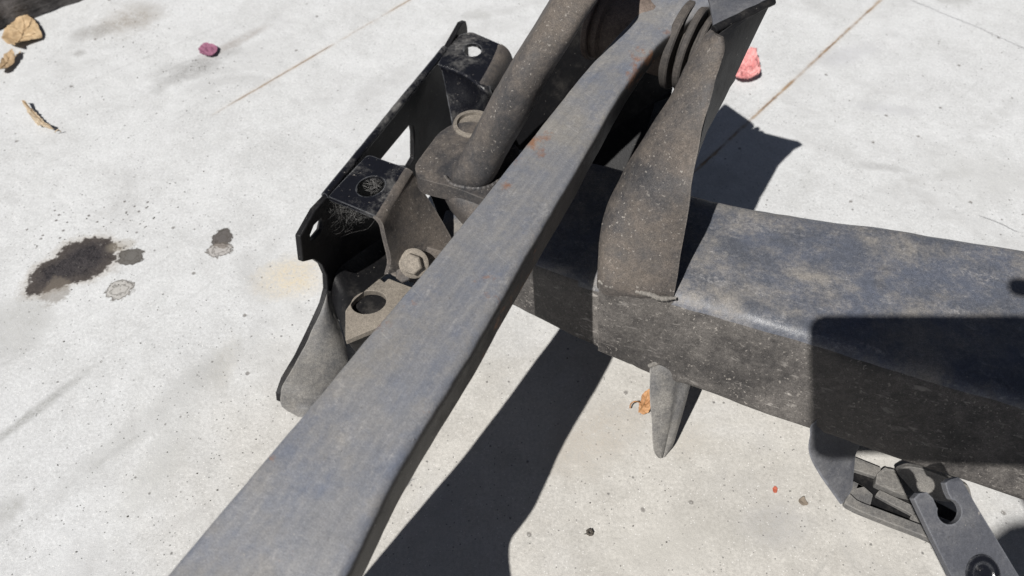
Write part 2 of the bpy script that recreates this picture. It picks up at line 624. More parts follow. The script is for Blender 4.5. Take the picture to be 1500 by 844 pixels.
    e = ell(178, 360, .014, .008, .4, 1.3)
    c = s.mix(s.mr(e, 1.0, .6, 0, .4), c, (.28, .25, .2))

    for px, py, rx, ry, cin, inner in ((192, 376, .0105, .0098, (.075, .068, .06), .9), (174, 425, .0125, .0108, (.30, .275, .24), .55),
                                       (325, 350, .0085, .0105, (.06, .05, .045), .9), (322, 366, .011, .008, (.28, .25, .225), .6)):
        e = ell(px, py, rx, ry, .2, .6, 1.3)
        disc = s.mr(e, 1.06, .88, smooth=True)
        ring = s.math('MULTIPLY', disc, s.mr(e, .78, .9))
        ring2 = s.math('MULTIPLY', s.mr(e, .62, .55), s.mr(e, .42, .5))
        c = s.mix(s.math('MULTIPLY', disc, inner), c, cin)
        c = s.mix(s.math('MULTIPLY', ring, .85), c, (.060, .054, .047))
        c = s.mix(s.math('MULTIPLY', ring2, .6), c, (.07, .063, .056))
    # droplets spread above the oil spot
    e = ell(135, 320, .085, .05, .3, .8)
    vr = s.vor(190)
    dsel = s.math('GREATER_THAN', s.vsep(vr, 0), .80)
    dm = s.math('MULTIPLY', s.math('MULTIPLY', dsel, s.mr(s.math('ADD', vr.outputs['Distance'], s.math('MULTIPLY', wob3, .2)), .27, .2)), s.mr(e, 1.0, .6))
    c = s.mix(s.math('MULTIPLY', dm, .85), c, (.12, .11, .105))
    # saw-cut joints, rust-brown dirt in them
    jh = None
    for (a, b, ext, amt, wd, lo, hi) in ((P(1290, 0), P(1030, 240), .25, .9, .0014, .34, .56), (P(600, 0), P(360, 140), .2, .75, .0010, .40, .56)):
        d = (b - a)
        rz = math.atan2(d.y, d.x)
        q = s.rotmap(a, rz, (1, 1, 1))
        sx = s.n('ShaderNodeSeparateXYZ')
        s.L(q, sx.inputs[0])
        yy = s.math('ABSOLUTE', s.math('ADD', sx.outputs[1], s.math('MULTIPLY', wob2, .0016)))
        wv = s.mr(s.noise(60, 3, .6), .3, .7, .55, 1.35)
        line = s.mr(s.math('DIVIDE', yy, wv), wd * 1.5, wd * .5)
        L = d.length
        along = s.math('MULTIPLY', s.mr(sx.outputs[0], L * (1 + ext), L * (.9 + ext * .5)), s.mr(sx.outputs[0], -3, -2.9))
        br = s.mr(s.noise(22, 4, .7), lo, hi, .12, 1)
        m = s.math('MULTIPLY', s.math('MULTIPLY', line, along), br)
        halo = s.math('MULTIPLY', s.math('MULTIPLY', s.mr(yy, .006, .0005), along), br)
        c = s.mix(s.math('MULTIPLY', halo, .22), c, (.45, .36, .26))
        c = s.mix(s.math('MULTIPLY', m, amt), c, s.mix(s.mr(sm, .4, .6), (.30, .20, .11), (.16, .105, .07)))
        jh = m if jh is None else s.math('MAXIMUM', jh, m)
    # hairline crack far right
    for a, b in ((P(1335, 0), P(1420, 35)), (P(1415, 32), P(1520, 80)), (P(1435, 315), P(1495, 340)), (P(555, 745), P(610, 700))):
        d = b - a
        q = s.rotmap(a, math.atan2(d.y, d.x), (1, 1, 1))
        sx = s.n('ShaderNodeSeparateXYZ')
        s.L(q, sx.inputs[0])
        yy = s.math('ABSOLUTE', s.math('ADD', sx.outputs[1], s.math('MULTIPLY', wob2, .008)))
        m = s.math('MULTIPLY', s.mr(yy, .0009, .0003), s.math('MULTIPLY', s.mr(sx.outputs[0], -.002, .004), s.mr(sx.outputs[0], d.length + .002, d.length - .004)))
        c = s.mix(s.math('MULTIPLY', m, .6), c, (.22, .22, .23))
        jh = s.math('MAXIMUM', jh, m)
    h = s.math('ADD', s.math('MULTIPLY', fine, .45), s.math('MULTIPLY', tiny, .25))
    h = s.math('ADD', h, s.math('MULTIPLY', sm, .5))
    h = s.math('SUBTRACT', h, s.math('MULTIPLY', hs, .5))
    h = s.math('SUBTRACT', h, s.math('MULTIPLY', jh, 1.2))
    rg = s.mr(oilm, 0, 1, .85, .5)
    nb = s.bump(s.noise(34, 5, .55, .4), .0022, .55)
    return s.done(c, rg, s.bump(h, .0007, .7, nb), 0, .3)


bm = bmesh.new()
bmesh.ops.create_grid(bm, x_segments=40, y_segments=40, size=60)
ground = obj('ground', bm, concrete(), None, origin=(0, 0, 0), weld=False)
setp(ground, 'pale sunlit concrete slab with oil spots and rusty saw cut joints', kind='structure')

# ------------------------------------------------------------------ the subframe
sub = empty('subframe', (0.09, 0.33, 0), 'dusty black steel car subframe with box beam and welded clevis tower lying on concrete', 'car part')

# box beam: sections from the left end to beyond the right edge of the picture
ZT, ZB = .125, .055
secs = []
for ft, fb, kt, kb, *zt in (
    ((-.054, .396), (-.052, .384), (-.050, .440), (-.050, .435), .068),
    ((-.036, .386), (-.034, .372), (-.030, .440), (-.030, .435), .074),
    ((-.020, .378), (-.018, .364), (-.012, .440), (-.012, .435), .088),
    ((-.000, .360), (.0025, .356), (-.0, .448), (0, .43), .104, .047, .122),
    ((.016, .351), (.0161, .3468), (.03, .440), (.03, .425), .103, .047, .124),
    ((.056, .334), (.0612, .3175), (.075, .424), (.07, .405), .104, .050, .126),
    ((.080, .320), (.0780, .3040), (.105, .408), (.10, .395), .118, .054, .125),
    ((.0979, .3062), (.0920, .2945), (.130, .3965), (.13, .39)),
    ((.1365, .2915), (.140, .2735), (.170, .384), (.17, .378)),
    ((.1763, .2757), (.1872, .2535), (.215, .375), (.21, .368)),
    ((.225, .2565), (.235, .2335), (.25, .368), (.25, .36)),
    ((.30, .227), (.306, .2043), (.329, .3495), (.325, .342)),
    ((.40, .186), (.40, .163), (.42, .328), (.415, .322)),
    ((.54, .126), (.54, .105), (.56, .300), (.555, .295))):
    kz = zt[2] if len(zt) > 2 else None
    zb = zt[1] if len(zt) > 1 else ZB
    zt = zt[0] if zt else ZT
    pts = [V((*ft, zt)), V((*kt, kz or zt - .001)), V((*kb, zb)), V((*fb, zb))]
    secs.append(rpoly(pts, [.011, .012, .008, .005], 6))
bm = loft(crom(secs, 6))
rough(bm, .0012, 22, 3)
rough(bm, .0005, 90, 5)
for f in bm.faces: f.material_index = 0
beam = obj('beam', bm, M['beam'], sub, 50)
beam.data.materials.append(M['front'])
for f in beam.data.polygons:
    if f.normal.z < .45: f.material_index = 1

# tower right side: lit curved cheek (leaf shape) facing the camera
Lf = [(874, 428, .118), (875, 405, .130), (882, 335, .150), (907, 268, .172), (951, 197, .196), (985, 143, .212), (1011, 92, .228), (1031, 62, .237), (1044, 47, .242)]
Rt = [(985, 441, .118), (987, 430, .127), (1001, 350, .160), (1012, 275, .190), (1024, 215, .205), (1035, 165, .216), (1049, 112, .229), (1060, 75, .238), (1059, 55, .243)]
Lp, Rp = crom(PP(Lf), 5), crom(PP(Rt), 5)
grid = []
for a, b in zip(Lp, Rp):
    row = []
    for k in range(13):
        t = k / 12
        bulge = (t * (1 - t) * 4) ** .8
        q = a.lerp(b, t) + V((-.25, -.8, .35)) * .0035 * bulge
        if t < .12: q += V((.1, .9, -.2)) * .006 * (1 - t / .12) ** 2
        row.append(q)
    grid.append(row)
bm = sheet(grid, V((.0012, .0035, -.001)))
rough(bm, .0009, 45, 8)
rough(bm, .0003, 220, 9)
obj('cheek', bm, M['dusty'], sub, 55)
# the cheek's lower skirt, standing a little proud of the beam's front
tp = crom(PP([(876, 410, .126), (905, 424, .125), (940, 434, .125), (987, 442, .126)]), 4)
bt = crom(PP([(876, 515, .058), (905, 527, .057), (940, 542, .056), (985, 558, .056)]), 4)
rows = []
for i, (a, b) in enumerate(zip(tp, bt)):
    t = i / (len(tp) - 1)
    sink = V((.0005, .006, -.001)) * max(0, (t - .25) / .75) ** 1.5
    a = a + V((0, -.001, -.001)) + sink; b = b + sink
    rows.append([a.lerp(b, k / 8) + V((-.3, -.8, .3)) * (.0015 * math.sin(math.pi * k / 8)) for k in range(9)])
bm = sheet(rows, V((.002, .006, 0)))
rough(bm, .0012, 40, 31)
rough(bm, .0004, 160, 32)
obj('skirt', bm, M['front'], sub, 60)
path = crom(PP([(877, 411, .1262), (890, 418, .126), (905, 421, .126), (925, 424, .1262), (950, 431, .1262), (968, 437, .1262), (990, 437, .1268)]), 6)
obj('weld_seam', bead(path, .0019, 3), M['weld'], sub, 60)
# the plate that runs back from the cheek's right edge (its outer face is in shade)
back = PP([(1022, 228, .176), (1036, 193, .190), (1062, 145, .203), (1095, 75, .2153), (1114, 36, .233), (1132, 0, .2456)])
front = [Rp[int(i)] + V((.001, .003, -.0005)) for i in (17, 22, 27, 32, 36, 40)]
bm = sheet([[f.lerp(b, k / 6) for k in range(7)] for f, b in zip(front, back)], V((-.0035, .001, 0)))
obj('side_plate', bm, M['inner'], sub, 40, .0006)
low = [Rp[int(i)] + V((.001, .003, -.0005)) for i in (2, 6, 10, 14, 17)]
lowb = [V((.105, .365, .115)), V((.106, .37, .135)), V((.107, .375, .152)), V((.108, .378, .165)), back[0] + V((-.003, 0, 0))]
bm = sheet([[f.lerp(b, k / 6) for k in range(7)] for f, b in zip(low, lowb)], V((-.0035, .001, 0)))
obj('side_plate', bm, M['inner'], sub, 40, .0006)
# roof of the tower, running up and back from the ridge between cheek and corner
rid0, rid1 = P(1046, 42, .243), P(1133, 0, .2466)
far0, far1 = rid0.lerp(P(1026, -60, .231), .5), rid1 + V((-.003, .004, .0))
r = [[rid0.lerp(rid1, k / 6).lerp(far0.lerp(far1, k / 6), t) + V((0, 0, .002 * math.sin(math.pi * t))) for t in (0, .15, .4, .7, 1)] for k in range(7)]
bm = sheet(r, V((0, -.0005, -.003)))
obj('roof_plate', bm, M['dark'], sub, 30, .0008)
path = [rid0.lerp(rid1, k / 14) + V((0, 0, -.0008)) for k in range(15)]
bm = tube(path, .0026, 10)
rough(bm, .0004, 120, 3)
obj('rolled_edge', bm, M['inner'], sub, 60)

# tower left side: rounded post
ax = [(690, 266, .122, 1.0), (697, 250, .135, 1.0), (722, 204, .16, .98), (752, 148, .19, .94), (785, 92, .215, .90), (818, 40, .235, .87), (846, -5, .248, .86), (868, -40, .256, .86)]
rings = []
for (x, y, z, k) in ax:
    c = P(x, y, z)
    wd, dp = .0150 * k, .052
    u = V((1, -.15, 0)).normalized()
    b = V((.25, .95, -.12)).normalized()
    f = c - b * .010
    pts = [f - u * wd, f + u * wd, f + u * wd + b * dp, f - u * wd + b * dp]
    rings.append(rpoly(pts, [.0145 * k, .0145 * k, .004, .004], 9))
bm = loft(crom(rings, 5))
rough(bm, .0012, 40, 12)
rough(bm, .0003, 200, 13)
obj('post', bm, M['dusty'], sub, 55)
# weld skirt round its foot
path = crom(PP([(652, 258, .128), (663, 270, .1265), (690, 276, .126), (718, 273, .126), (738, 258, .127), (750, 238, .128)]), 6)
obj('weld_seam', bead(path, .0024, 5), M['dusty'], sub, 60)
# web behind the arm, closing the tower's back
wb = [V((-.03, .455, .03)), V((.104, .43, .03)), V((.128, .53, .107)), V((.1, .53, .165)), V((.05, .535, .195)), V((.0, .50, .15))]
bm = plate(wb, [], V((.001, .005, 0)))
obj('web_plate', bm, M['inner'], sub, 40, .0006)

fl = [V((.0860, .4150, .140)), V((.1110, .4190, .140)), V((.1145, .3950, .175)), V((.1475, .4440, .185)), V((.1620, .4890, .150)), V((.1330, .4940, .135)), V((.1030, .4720, .140))]  # added plate inside the tower, blocks sun to fill its cast shadow
bm = plate(fl, [], V((0, 0, -.004)))
obj('shadow_filler', bm, M['inner'], sub, 40, .0006)

g_ = [crom(PP(q), 4) for q in ([(656, 275, .121), (690, 287, .121), (735, 299, .121)], [(650, 286, .113), (680, 311, .112), (718, 326, .112)], [(660, 308, .097), (682, 334, .092), (706, 350, .09)])]
bm = sheet(crom(g_, 4), V((.003, .008, -.003)))
rough(bm, .0012, 90, 14)
obj('pad_apron', bm, M['dusty'], sub, 60)
# seat under the post
pad = PP([(606, 244, .127), (640, 197, .128), (662, 181, .128), (700, 177, .128), (760, 215, .128), (768, 262, .126), (728, 300, .126), (665, 274, .127), (613, 262, .127)])
bm = plate(rpoly(pad, .006, 4), [], V((0, 0, -.014)))
rough(bm, .0004, 90, 3)
obj('mount_pad', bm, M['dusty'], sub, 40, .0022, 3)
bm = plate(PP([(622, 262, .058), (700, 262, .058), (760, 300, .058), (730, 372, .058), (662, 368, .058)]), [], V((0, 0, -.004)))  # dark plate added to cover sunlit ground, in place of shade
obj('shade_plate', bm, M['inner'], sub, 40, .0006)
c = P(694, 192, .1218)
bm = lathe(c, V((0, 0, 1)), [(0, .0005), (0, .0145), (.0062, .0150), (.0078, .0143), (.0078, .0120), (.005, .0115), (.005, .0005)], 32)
obj('spacer_ring', bm, M['bolt'], sub, 40)
# ---- left mount bracket
A, B = P(480, 289, .12), P(655, 73, .12)
dW = (B - A).normalized()
nW = V((-dW.y, dW.x, 0)).normalized()


def PW(x, y):
    d = ray(x, y)
    return C0 + d * ((A - C0).dot(nW) / d.dot(nW))


bro = [PW(*q) for q in [(480, 289), (655, 73), (667, 52), (677, 34), (683, 31), (685, 40)]]
bro += [bro[-1] + V((.004, .008, -.05)), V((bro[-1].x + .004, bro[-1].y + .008, .03))]
bro = bro[:6] + [V((bro[5].x, bro[5].y, .03)), PW(505, 515) * 1.0]
bro[7].z = .012
foot = [PW(*q) for q in [(412, 590), (411, 578), (418, 558), (437, 526), (460, 478), (474, 448), (480, 425), (479, 404), (472, 388), (460, 380), (444, 384), (440, 347), (462, 308)]]
foot[0].z = max(foot[0].z, .002)
h1 = [PW(*q) for q in [(600, 183), (605, 185), (607, 195), (607, 232), (600, 244), (560, 243), (556, 236)]]
h2 = [PW(*q) for q in [(471, 319), (474, 325), (471, 338), (462, 349), (455, 353), (455, 344), (461, 329)]]
bm = plate(rpoly(bro[:1], 0, 1) + bro[1:] + foot, [h1, h2], nW * .0045)
obj('side_wall', bm, M['inner'], sub, 30, .0008)
# rolled rim along the wall's top, with dusty scuffs
path = [A.lerp(B, k / 24) + nW * .0022 for k in range(25)]
bm = tube(path, .0030, 10)
rough(bm, .0003, 120, 4)
obj('rolled_edge', bm, M['gloss'], sub, 60)

# front ear: flat top with a hole, bent down at the right
e1 = PP([(480, 288, .1205), (539, 226, .1205), (568, 237, .1205), (597, 246, .1205), (553, 318, .1195), (520, 304, .120)])
hole = PP([(543 + 21 * math.cos(a) - 2 * math.sin(a), 273 + 15 * math.sin(a) - 3 * math.cos(a), .1205) for a in [2 * math.pi * k / 24 for k in range(24)]])
bm = plate(rpoly(e1, [.002, .004, .004, .001, .001, .004], 4), [hole], V((0, 0, -.0035)))
obj('ear', bm, M['gloss'], sub, 30, .0009)
fr = crom(PP([(552, 318, .1205), (558, 324, .1185), (563, 336, .112), (572, 380, .083), (569, 402, .070)]), 4)
bk = crom(PP([(596, 246, .1215), (605, 252, .1195), (611, 264, .113), (660, 346, .075), (668, 372, .062)]), 4)
bm = sheet([[a.lerp(b, k / 8) for k in range(9)] for a, b in zip(fr, bk)], V((-.003, .001, -.0015)))
rough(bm, .0005, 90, 3)
obj('ear_flange', bm, M['dusty'], sub, 55)
# lower foot of that flange, carrying the bolt
ft = PP([(568, 352, .074), (600, 352, .076), (660, 372, .078), (672, 420, .055), (620, 420, .052), (571, 402, .054)])
bm = plate(rpoly(ft, .003, 4), [], V((.002, .006, -.003)))
rough(bm, .0004, 80, 1)
obj('bolt_plate', bm, M['dusty'], sub, 40, .001)
bx = V((-.12, -.72, .68)).normalized()
c = P(606, 386, .077)
bm = lathe(c - bx * .002, bx, [(0, .001), (0, .0105), (.0022, .0108), (.0040, .0085), (.0042, .001)], 28)
blt = obj('bolt_flange', bm, M['bolt'], sub, 40)
obj('bolt_head', hexhead(c + bx * .0015, bx, .0078, .0065), M['bolt'], blt, 30, .0006)
c2 = P(592, 402, .066)
obj('bolt_head', hexhead(c2, bx, .006, .004, rot=.5), M['dusty'], sub, 30, .0006)

# rear ear: flat top with a round hole, skirts at the front and the right
e2 = PP([(641, 94, .1205), (662, 55, .1205), (690, 46, .1205), (736, 66, .1205), (716, 104, .1195), (705, 124, .119), (676, 106, .1205)])
hole = PP([(692 + 13.5 * math.cos(a), 73 + 10 * math.sin(a), .1205) for a in [2 * math.pi * k / 12 for k in range(12)]])
bm = plate(rpoly(e2, [.003, .003, .004, .002, .001, .003, .003], 4), [hole], V((0, 0, -.0035)))
obj('ear', bm, M['gloss'], sub, 30, .0014, 3)
top = PP([(641, 93, .1210), (676, 105, .1210), (706, 124, .1195), (716, 126, .118)])
b1 = PP([(645, 99, .1190), (678, 111, .1190), (707, 131, .1175), (717, 132, .116)])
b2 = PP([(649, 112, .112), (681, 124, .111), (708, 142, .110), (720, 142, .110)])
b3 = PP([(663, 186, .075), (680, 183, .075), (701, 180, .076), (726, 176, .078)])
bm = sheet(crom([crom(q, 3) for q in (top, b1, b2, b3)], 3), V((.001, .003, -.0018)))
obj('ear_skirt', bm, M['gloss'], sub, 70)
t0 = PP([(735, 65, .1215), (722, 92, .1205), (706, 123, .1200)])
t1 = PP([(744, 72, .118), (734, 98, .117), (717, 128, .116)])
t2 = PP([(752, 88, .108), (744, 112, .106), (726, 140, .104)])
t3 = PP([(768, 140, .075), (758, 165, .074), (742, 190, .073)])
bm = sheet(crom([crom(q, 3) for q in (t0, t1, t2, t3)], 3), V((-.003, .001, -.001)))
obj('ear_flange', bm, M['dusty'], sub, 70)

# bottom plate of the bracket with its round hole
bp = PP([(506, 499, .05), (506, 455, .05), (520, 438, .05), (556, 408, .05), (563, 414, .05), (569, 408, .05), (600, 420, .05), (640, 432, .05), (622, 470, .05), (600, 490, .05), (552, 480, .05)])
hole = PP([(540 + 26 * math.cos(a), 443 + 17 * math.sin(a) - 3 * math.cos(a), .05) for a in [2 * math.pi * k / 28 for k in range(28)]])
bm = plate(rpoly(bp, .001, 3), [hole], V((0, 0, -.005)))
obj('base_plate', bm, M['bolt'], sub, 30, .0008)
bm = lathe(P(540, 443, .0445), V((0, 0, -1)), [(0, .0118), (0, .0135), (.032, .0135), (.0325, .001), (.030, .001), (.030, .0118)], 28)  # dark cup added under the hole so its inside looks shaded
obj('hole_shade_cup', bm, M['inner'], sub, 40)
lipa = crom(PP([(507, 456, .046), (507, 499, .046), (552, 481, .046), (600, 500, .046)]), 4)  # dark skirt added to shade the space under the base plate
bm = sheet([[p, p + V((.003, .004, -.02)), p + V((.004, .006, -.042))] for p in lipa], V((.001, .003, 0)))
obj('shade_skirt', bm, M['inner'], sub, 60)
lo_ = crom(PP([(508, 499, .046), (508, 456, .0475), (521, 440, .0475), (557, 409, .0475), (572, 398, .05), (600, 380, .05)]), 3)  # added dark sheet, stands in for shade between wall and base plate
up_ = crom([PW(483, 436), PW(488, 408), PW(500, 388), PW(540, 360), PW(560, 345), PW(585, 325)], 3)
rows = []
for p, q in zip(lo_, up_):
    q = q - nW * .001
    rows.append([q, q.lerp(p, .35) - V((0, 0, .004)), q.lerp(p, .75) - V((0, 0, .003)), p])
bm = sheet(rows, V((0, .001, -.002)))
obj('shade_panel', bm, M['inner'], sub, 60)
# curved foot flange at the wall's front corner
o1 = crom([PW(480, 428) + V((0, 0, .001)), PW(471, 455), PW(455, 488), PW(437, 526), PW(420, 553), PW(413, 567)], 4)
i1 = crom(PP([(484, 436, .035), (491, 466, .026), (500, 500, .018), (505, 526, .013), (498, 550, .010), (482, 574, .009)]), 4)
rows = [[a.lerp(b, k / 6) + V((0, 0, .004)) * math.sin(math.pi * k / 6) for k in range(7)] for a, b in zip(o1, i1)]
o2 = crom([PW(413, 567), P(411, 577, .013), P(413, 596, .003), P(436, 611, .001)], 3)
i2 = crom(PP([(482, 574, .009), (478, 584, .008), (472, 596, .003), (470, 612, .001)]), 3)
rows += [[a.lerp(b, k / 6) + V((0, -.3, .6)) * .004 * math.sin(math.pi * k / 6) for k in range(7)] for a, b in zip(o2[1:], i2[1:])]
bm = sheet(rows, V((.0015, .002, -.003)))
rough(bm, .0006, 80, 6)
obj('foot_flange', bm, M['grey'], sub, 60)

# cobwebs under the front ear
bm = bmesh.new()
for k in range(60):
    t = random.random()
    a = P(484 + 70 * t, 292 + 28 * t, .1165)
    b = PW(random.uniform(474, 520), random.uniform(305, 350)) - nW * .002
    b = a.lerp(b, random.uniform(.25, 1))
    m1 = a.lerp(b, .35) + V((random.gauss(0, .003), random.gauss(0, .003), -.003))
    m2 = a.lerp(b, .7) + V((random.gauss(0, .003), random.gauss(0, .003), -.003))
    tube(crom([a, m1, m2, b], 3), .000032, 3, bm, False)
for k in range(40):
    q = 2 * math.pi * random.random()
    c = P(546, 271, .1185)
    a = c + V((math.cos(q) * .007, math.sin(q) * .007, 0))
    b = c + V((random.gauss(0, .003), random.gauss(0, .003), random.gauss(-.002, .002)))
    tube([a, (a + b) / 2 + V((0, 0, -.001)), b], .000045, 3, bm, False)
web = obj('cobweb', bm, simple('cobweb', (.22, .215, .21), .8, .1), sub, 60, weld=False)
setp(web, kind='stuff')

# ---- fin under the beam's front edge
Lf = [(953, 534, .0640), (951, 542, .0625), (951, 552, .059), (951, 575, .050), (954, 610, .034), (956, 645, .017), (959, 662, .007), (964, 670, .002)]
Rt = [(1006, 514, .0755), (1011, 526, .071), (1013, 538, .066), (1011, 552, .056), (1002, 588, .040), (992, 622, .024), (982, 655, .009), (973, 670, .002)]
Lp, Rp = crom(PP(Lf), 5), crom(PP(Rt), 5)
grid = []
for i, (a, b) in enumerate(zip(Lp, Rp)):
    row = []
    for k in range(15):
        t = k / 14
        q = a.lerp(b, t) + V((-.1, -.55, .5)) * .003 * math.sin(math.pi * min(1, t * 1.25)) ** .7
        if .66 < t < .80: q += V((.1, .6, -.4)) * .0022 * math.sin(math.pi * (t - .66) / .14)
        row.append(q)
    grid.append(row)
bm = sheet(grid, V((.003, .0035, -.001)))
rough(bm, .0006, 60, 5)
obj('fin', bm, M['grey'], sub, 60)
path = crom(PP([(950, 537, .0635), (964, 530, .067), (980, 523, .0715), (994, 517, .075), (1007, 514, .077), (1013, 522, .073)]), 5)
obj('weld_seam', bead(path, .0026, 9), M['weld'], sub, 60)

# ---- strut and foot tray at the right
st = PP([(1300, 540, .102), (1215, 600, .074), (1185, 624, .061), (1187, 636, .056), (1183, 655, .048), (1187, 674, .040), (1205, 703, .026), (1232, 741, .009), (1242, 722, .014), (1246, 673, .032), (1256, 650, .046), (1290, 575, .085), (1333, 470, .122)])
bm = plate(rpoly(st, [.002, .002, .004, .004, .005, .005, .01, .002, .002, .003, .01, .01, .01], 4), [], V((.004, .003, .0)))
rough(bm, .0004, 50, 2)
obj('strut', bm, M['dark'], sub, 40, .0012)
path = crom(PP([(1334, 474, .121), (1333, 494, .114), (1318, 530, .104), (1285, 590, .078), (1257, 648, .047)]), 5)
bm = tube(path, .0025, 8)
obj('strut_rib', bm, M['dark'], sub, 60)
tray = PP([(1238, 738, .004), (1244, 680, .004), (1300, 697, .004), (1420, 760, .004), (1380, 800, .004)])
bm = plate(tray, [], V((0, 0, -.0035)))
obj('tray_floor', bm, M['inner'], sub, 30, .0005)
for q in ([(1232, 742, .006), (1240, 727, .006), (1252, 739, .006), (1395, 793, .006), (1390, 806, .006), (1300, 772, .006), (1250, 752, .006)],):
    bm = plate(rpoly(PP(q), .002, 3), [], V((0, 0, .006)))
    obj('tray_lip', bm, M['grey'], sub, 40, .0012)
for q, h in (([(1240, 724, .004), (1247, 708, .004), (1262, 716, .004), (1276, 728, .004), (1272, 744, .004), (1255, 741, .004)], .004),
             ([(1280, 728, .004), (1286, 720, .004), (1345, 748, .004), (1340, 760, .004)], .003),
             ([(1243, 690, .004), (1246, 672, .004), (1288, 689, .004), (1284, 703, .004)], .004),
             ([(1280, 700, .004), (1292, 690, .004), (1330, 705, .004), (1340, 735, .004), (1310, 728, .004), (1278, 714, .004)], .006),
             ([(1330, 760, .004), (1345, 748, .004), (1400, 770, .004), (1385, 790, .004), (1335, 775, .004)], .003)):
    bm = plate(rpoly(PP(q), .0010, 3), [], V((0, 0, h)))
    obj('tray_rib', bm, M['grey'], sub, 40, .0005, 2)
for x, y in ((1306, 702),):
    bm = lathe(P(x, y, .0098), V((0, 0, 1)), [(0, .0062), (.0005, .0066), (.0005, .0074), (0, .0078), (-.001, .007), (0, .0062)], 28)
    obj('tray_ring', bm, M['grey'], sub, 40)
up = PP([(1312, 690, .018), (1330, 683, .028), (1352, 687, .034), (1420, 712, .045), (1425, 735, .035), (1380, 735, .022), (1345, 728, .016)])
bm = plate(rpoly(up, .003, 4), [], V((.001, .004, -.003)))
obj('tray_tongue', bm, M['grey'], sub, 40, .001)

# ------------------------------------------------------------------ control arm
arm = empty('control_arm', (-.02, .30, .165), 'long flat grey steel control arm crossing the photo from lower left up to the bushing', 'car part')
Ls = [(110, 1010, .168), (178, 924, .1745), (244, 844, .180), (327, 745, .186), (390, 671, .190), (482, 561, .1945), (562, 467, .197), (631, 385, .1985), (698, 302, .1995), (758, 228, .2), (808, 166, .2005), (849, 113, .201), (896, 62, .203), (938, 16, .209), (982, -36, .217)]
Rs = [(455, 1050, .168), (447, 932, .1745), (505, 844, .180), (565, 722, .186), (612, 640, .190), (657, 565, .1945), (692, 507, .197), (725, 449, .1985), (764, 382, .1995), (799, 325, .2), (833, 268, .2005), (872, 200, .201), (919, 120, .203), (973, 54, .209), (1043, 3, .217)]
TH = [.022, .0225, .023, .023, .0235, .0235, .024, .024, .024, .0235, .023, .022, .018, .014, .016]
secs = []
for l, r_, th in zip(Ls, Rs, TH):
    a, b = P(*l), P(*r_)
    dn = V((0, 0, -th))
    inw = (b - a).normalized()
    a = a - inw * .0010; b = b + inw * .0010
    secs.append(rpoly([a, b, b + dn, a + dn], [.0042, .0062, .004, .004], 7))
bm = loft(crom(secs, 8))
rough(bm, .0005, 24, 21)
rough(bm, .00022, 120, 22)
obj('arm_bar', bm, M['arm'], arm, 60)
# bushing: barrel, rubber and washers along the pivot axis
bc, bu = P(1025, 75, .187), V((.86, -.50, 0)).normalized()
bm = lathe(bc, bu, [(-.074, .006), (-.074, .0245), (-.070, .0260), (-.066, .0260), (-.064, .0235), (-.040, .0245), (-.020, .0240), (-.012, .021), (-.012, .006)], 48)
rough(bm, .0006, 60, 2)
bar = obj('bushing_barrel', bm, M['barrel'], arm, 40)
bm = lathe(bc, bu, [(-.076, .004), (-.076, .0285), (-.0715, .0285), (-.0715, .004)], 48)
obj('bushing_washer', bm, M['barrel'], arm, 40, .0008)
for s0, r0, th in ((-.017, .0300, .006), (-.0075, .0288, .0050), (.001, .0268, .004), (.0065, .024, .004), (.012, .0225, .004)):
    bm = lathe(bc, bu, [(s0, .004), (s0, r0 - .001), (s0 + .001, r0), (s0 + th - .001, r0), (s0 + th, r0 - .001), (s0 + th, .004)], 56)
    rough(bm, .0006, 70, s0 * 900)
    obj('bushing_ring', bm, M['rubber'], arm, 40)
bm = lathe(bc, bu, [(-.02, .019), (.020, .019), (.0201, .003), (-.02, .003)], 40)
obj('bushing_core', bm, M['rubber'], arm, 40)
# pivot bolt through the tower and its bright washer outside the cheek
pv = empty('pivot_bolt', P(1066, 92, .205), 'bright plated nut with washer showing behind the top of the leaf shaped cheek', 'bolt')
q = P(1068, 86, .213)
bm = plate(rpoly(PP([(1060, 70, .222), (1072, 74, .220), (1088, 92, .213), (1062, 104, .211)]), .002, 3), [], V((-.002, .003, -.002)))
nut = obj('washer', bm, M['bright'], pv, 40, .0006)
bm = hexhead(P(1066, 66, .226), V((.7, -.4, .6)), .0058, .004)
obj('nut', bm, M['bright'], pv, 30, .0006)
bm = tube([bc + bu * -.08, bc + bu * .018], .0055, 16)
obj('shank', bm, M['rubber'], pv, 40)
# thin loose wire loop by the barrel
wp = crom([P(x, y, z) for x, y, z in [(851, 66, .17), (856, 50, .178), (866, 40, .184), (877, 35, .19), (884, 40, .19), (886, 52, .186), (881, 64, .18)]], 6)
bm = tube(wp, .00045, 6)
wire = obj('wire', bm, M['bolt'], None, 60)
setp(wire, 'thin bent wire loop hanging in the dark beside the bushing barrel', 'wire')

# ------------------------------------------------------------------ slotted strap, front right
def strap():
    out = [(1339, 731, .130), (1346, 723, .130), (1358, 721, .130), (1367, 730, .130), (1373, 744, .128)]
    out += [(1391 + 18 * math.cos(a), 750 + 18.5 * math.sin(a), .126) for a in [R(200 - k * 20) for k in range(0, 15)]]
    out += [(1389, 722, .129), (1385, 708, .131), (1391, 703, .132), (1404, 699, .132), (1409, 703, .132), (1430, 740, .125), (1498, 852, .103), (1560, 955, .08), (1450, 955, .08), (1396, 848, .103), (1372, 800, .112)]
    pts = PP(out)
    hole = [P(1440 + 16 * math.cos(a), 842 + 16 * math.sin(a), .104) for a in [2 * math.pi * k / 24 for k in range(24)]]
    return pts, hole


sp, sh = strap()
# lay them in one plane
o0, p1, p2 = P(1346, 723, .130), P(1404, 699, .130), P(1446, 848, .104)
nS = (p1 - o0).cross(p2 - o0).normalized()


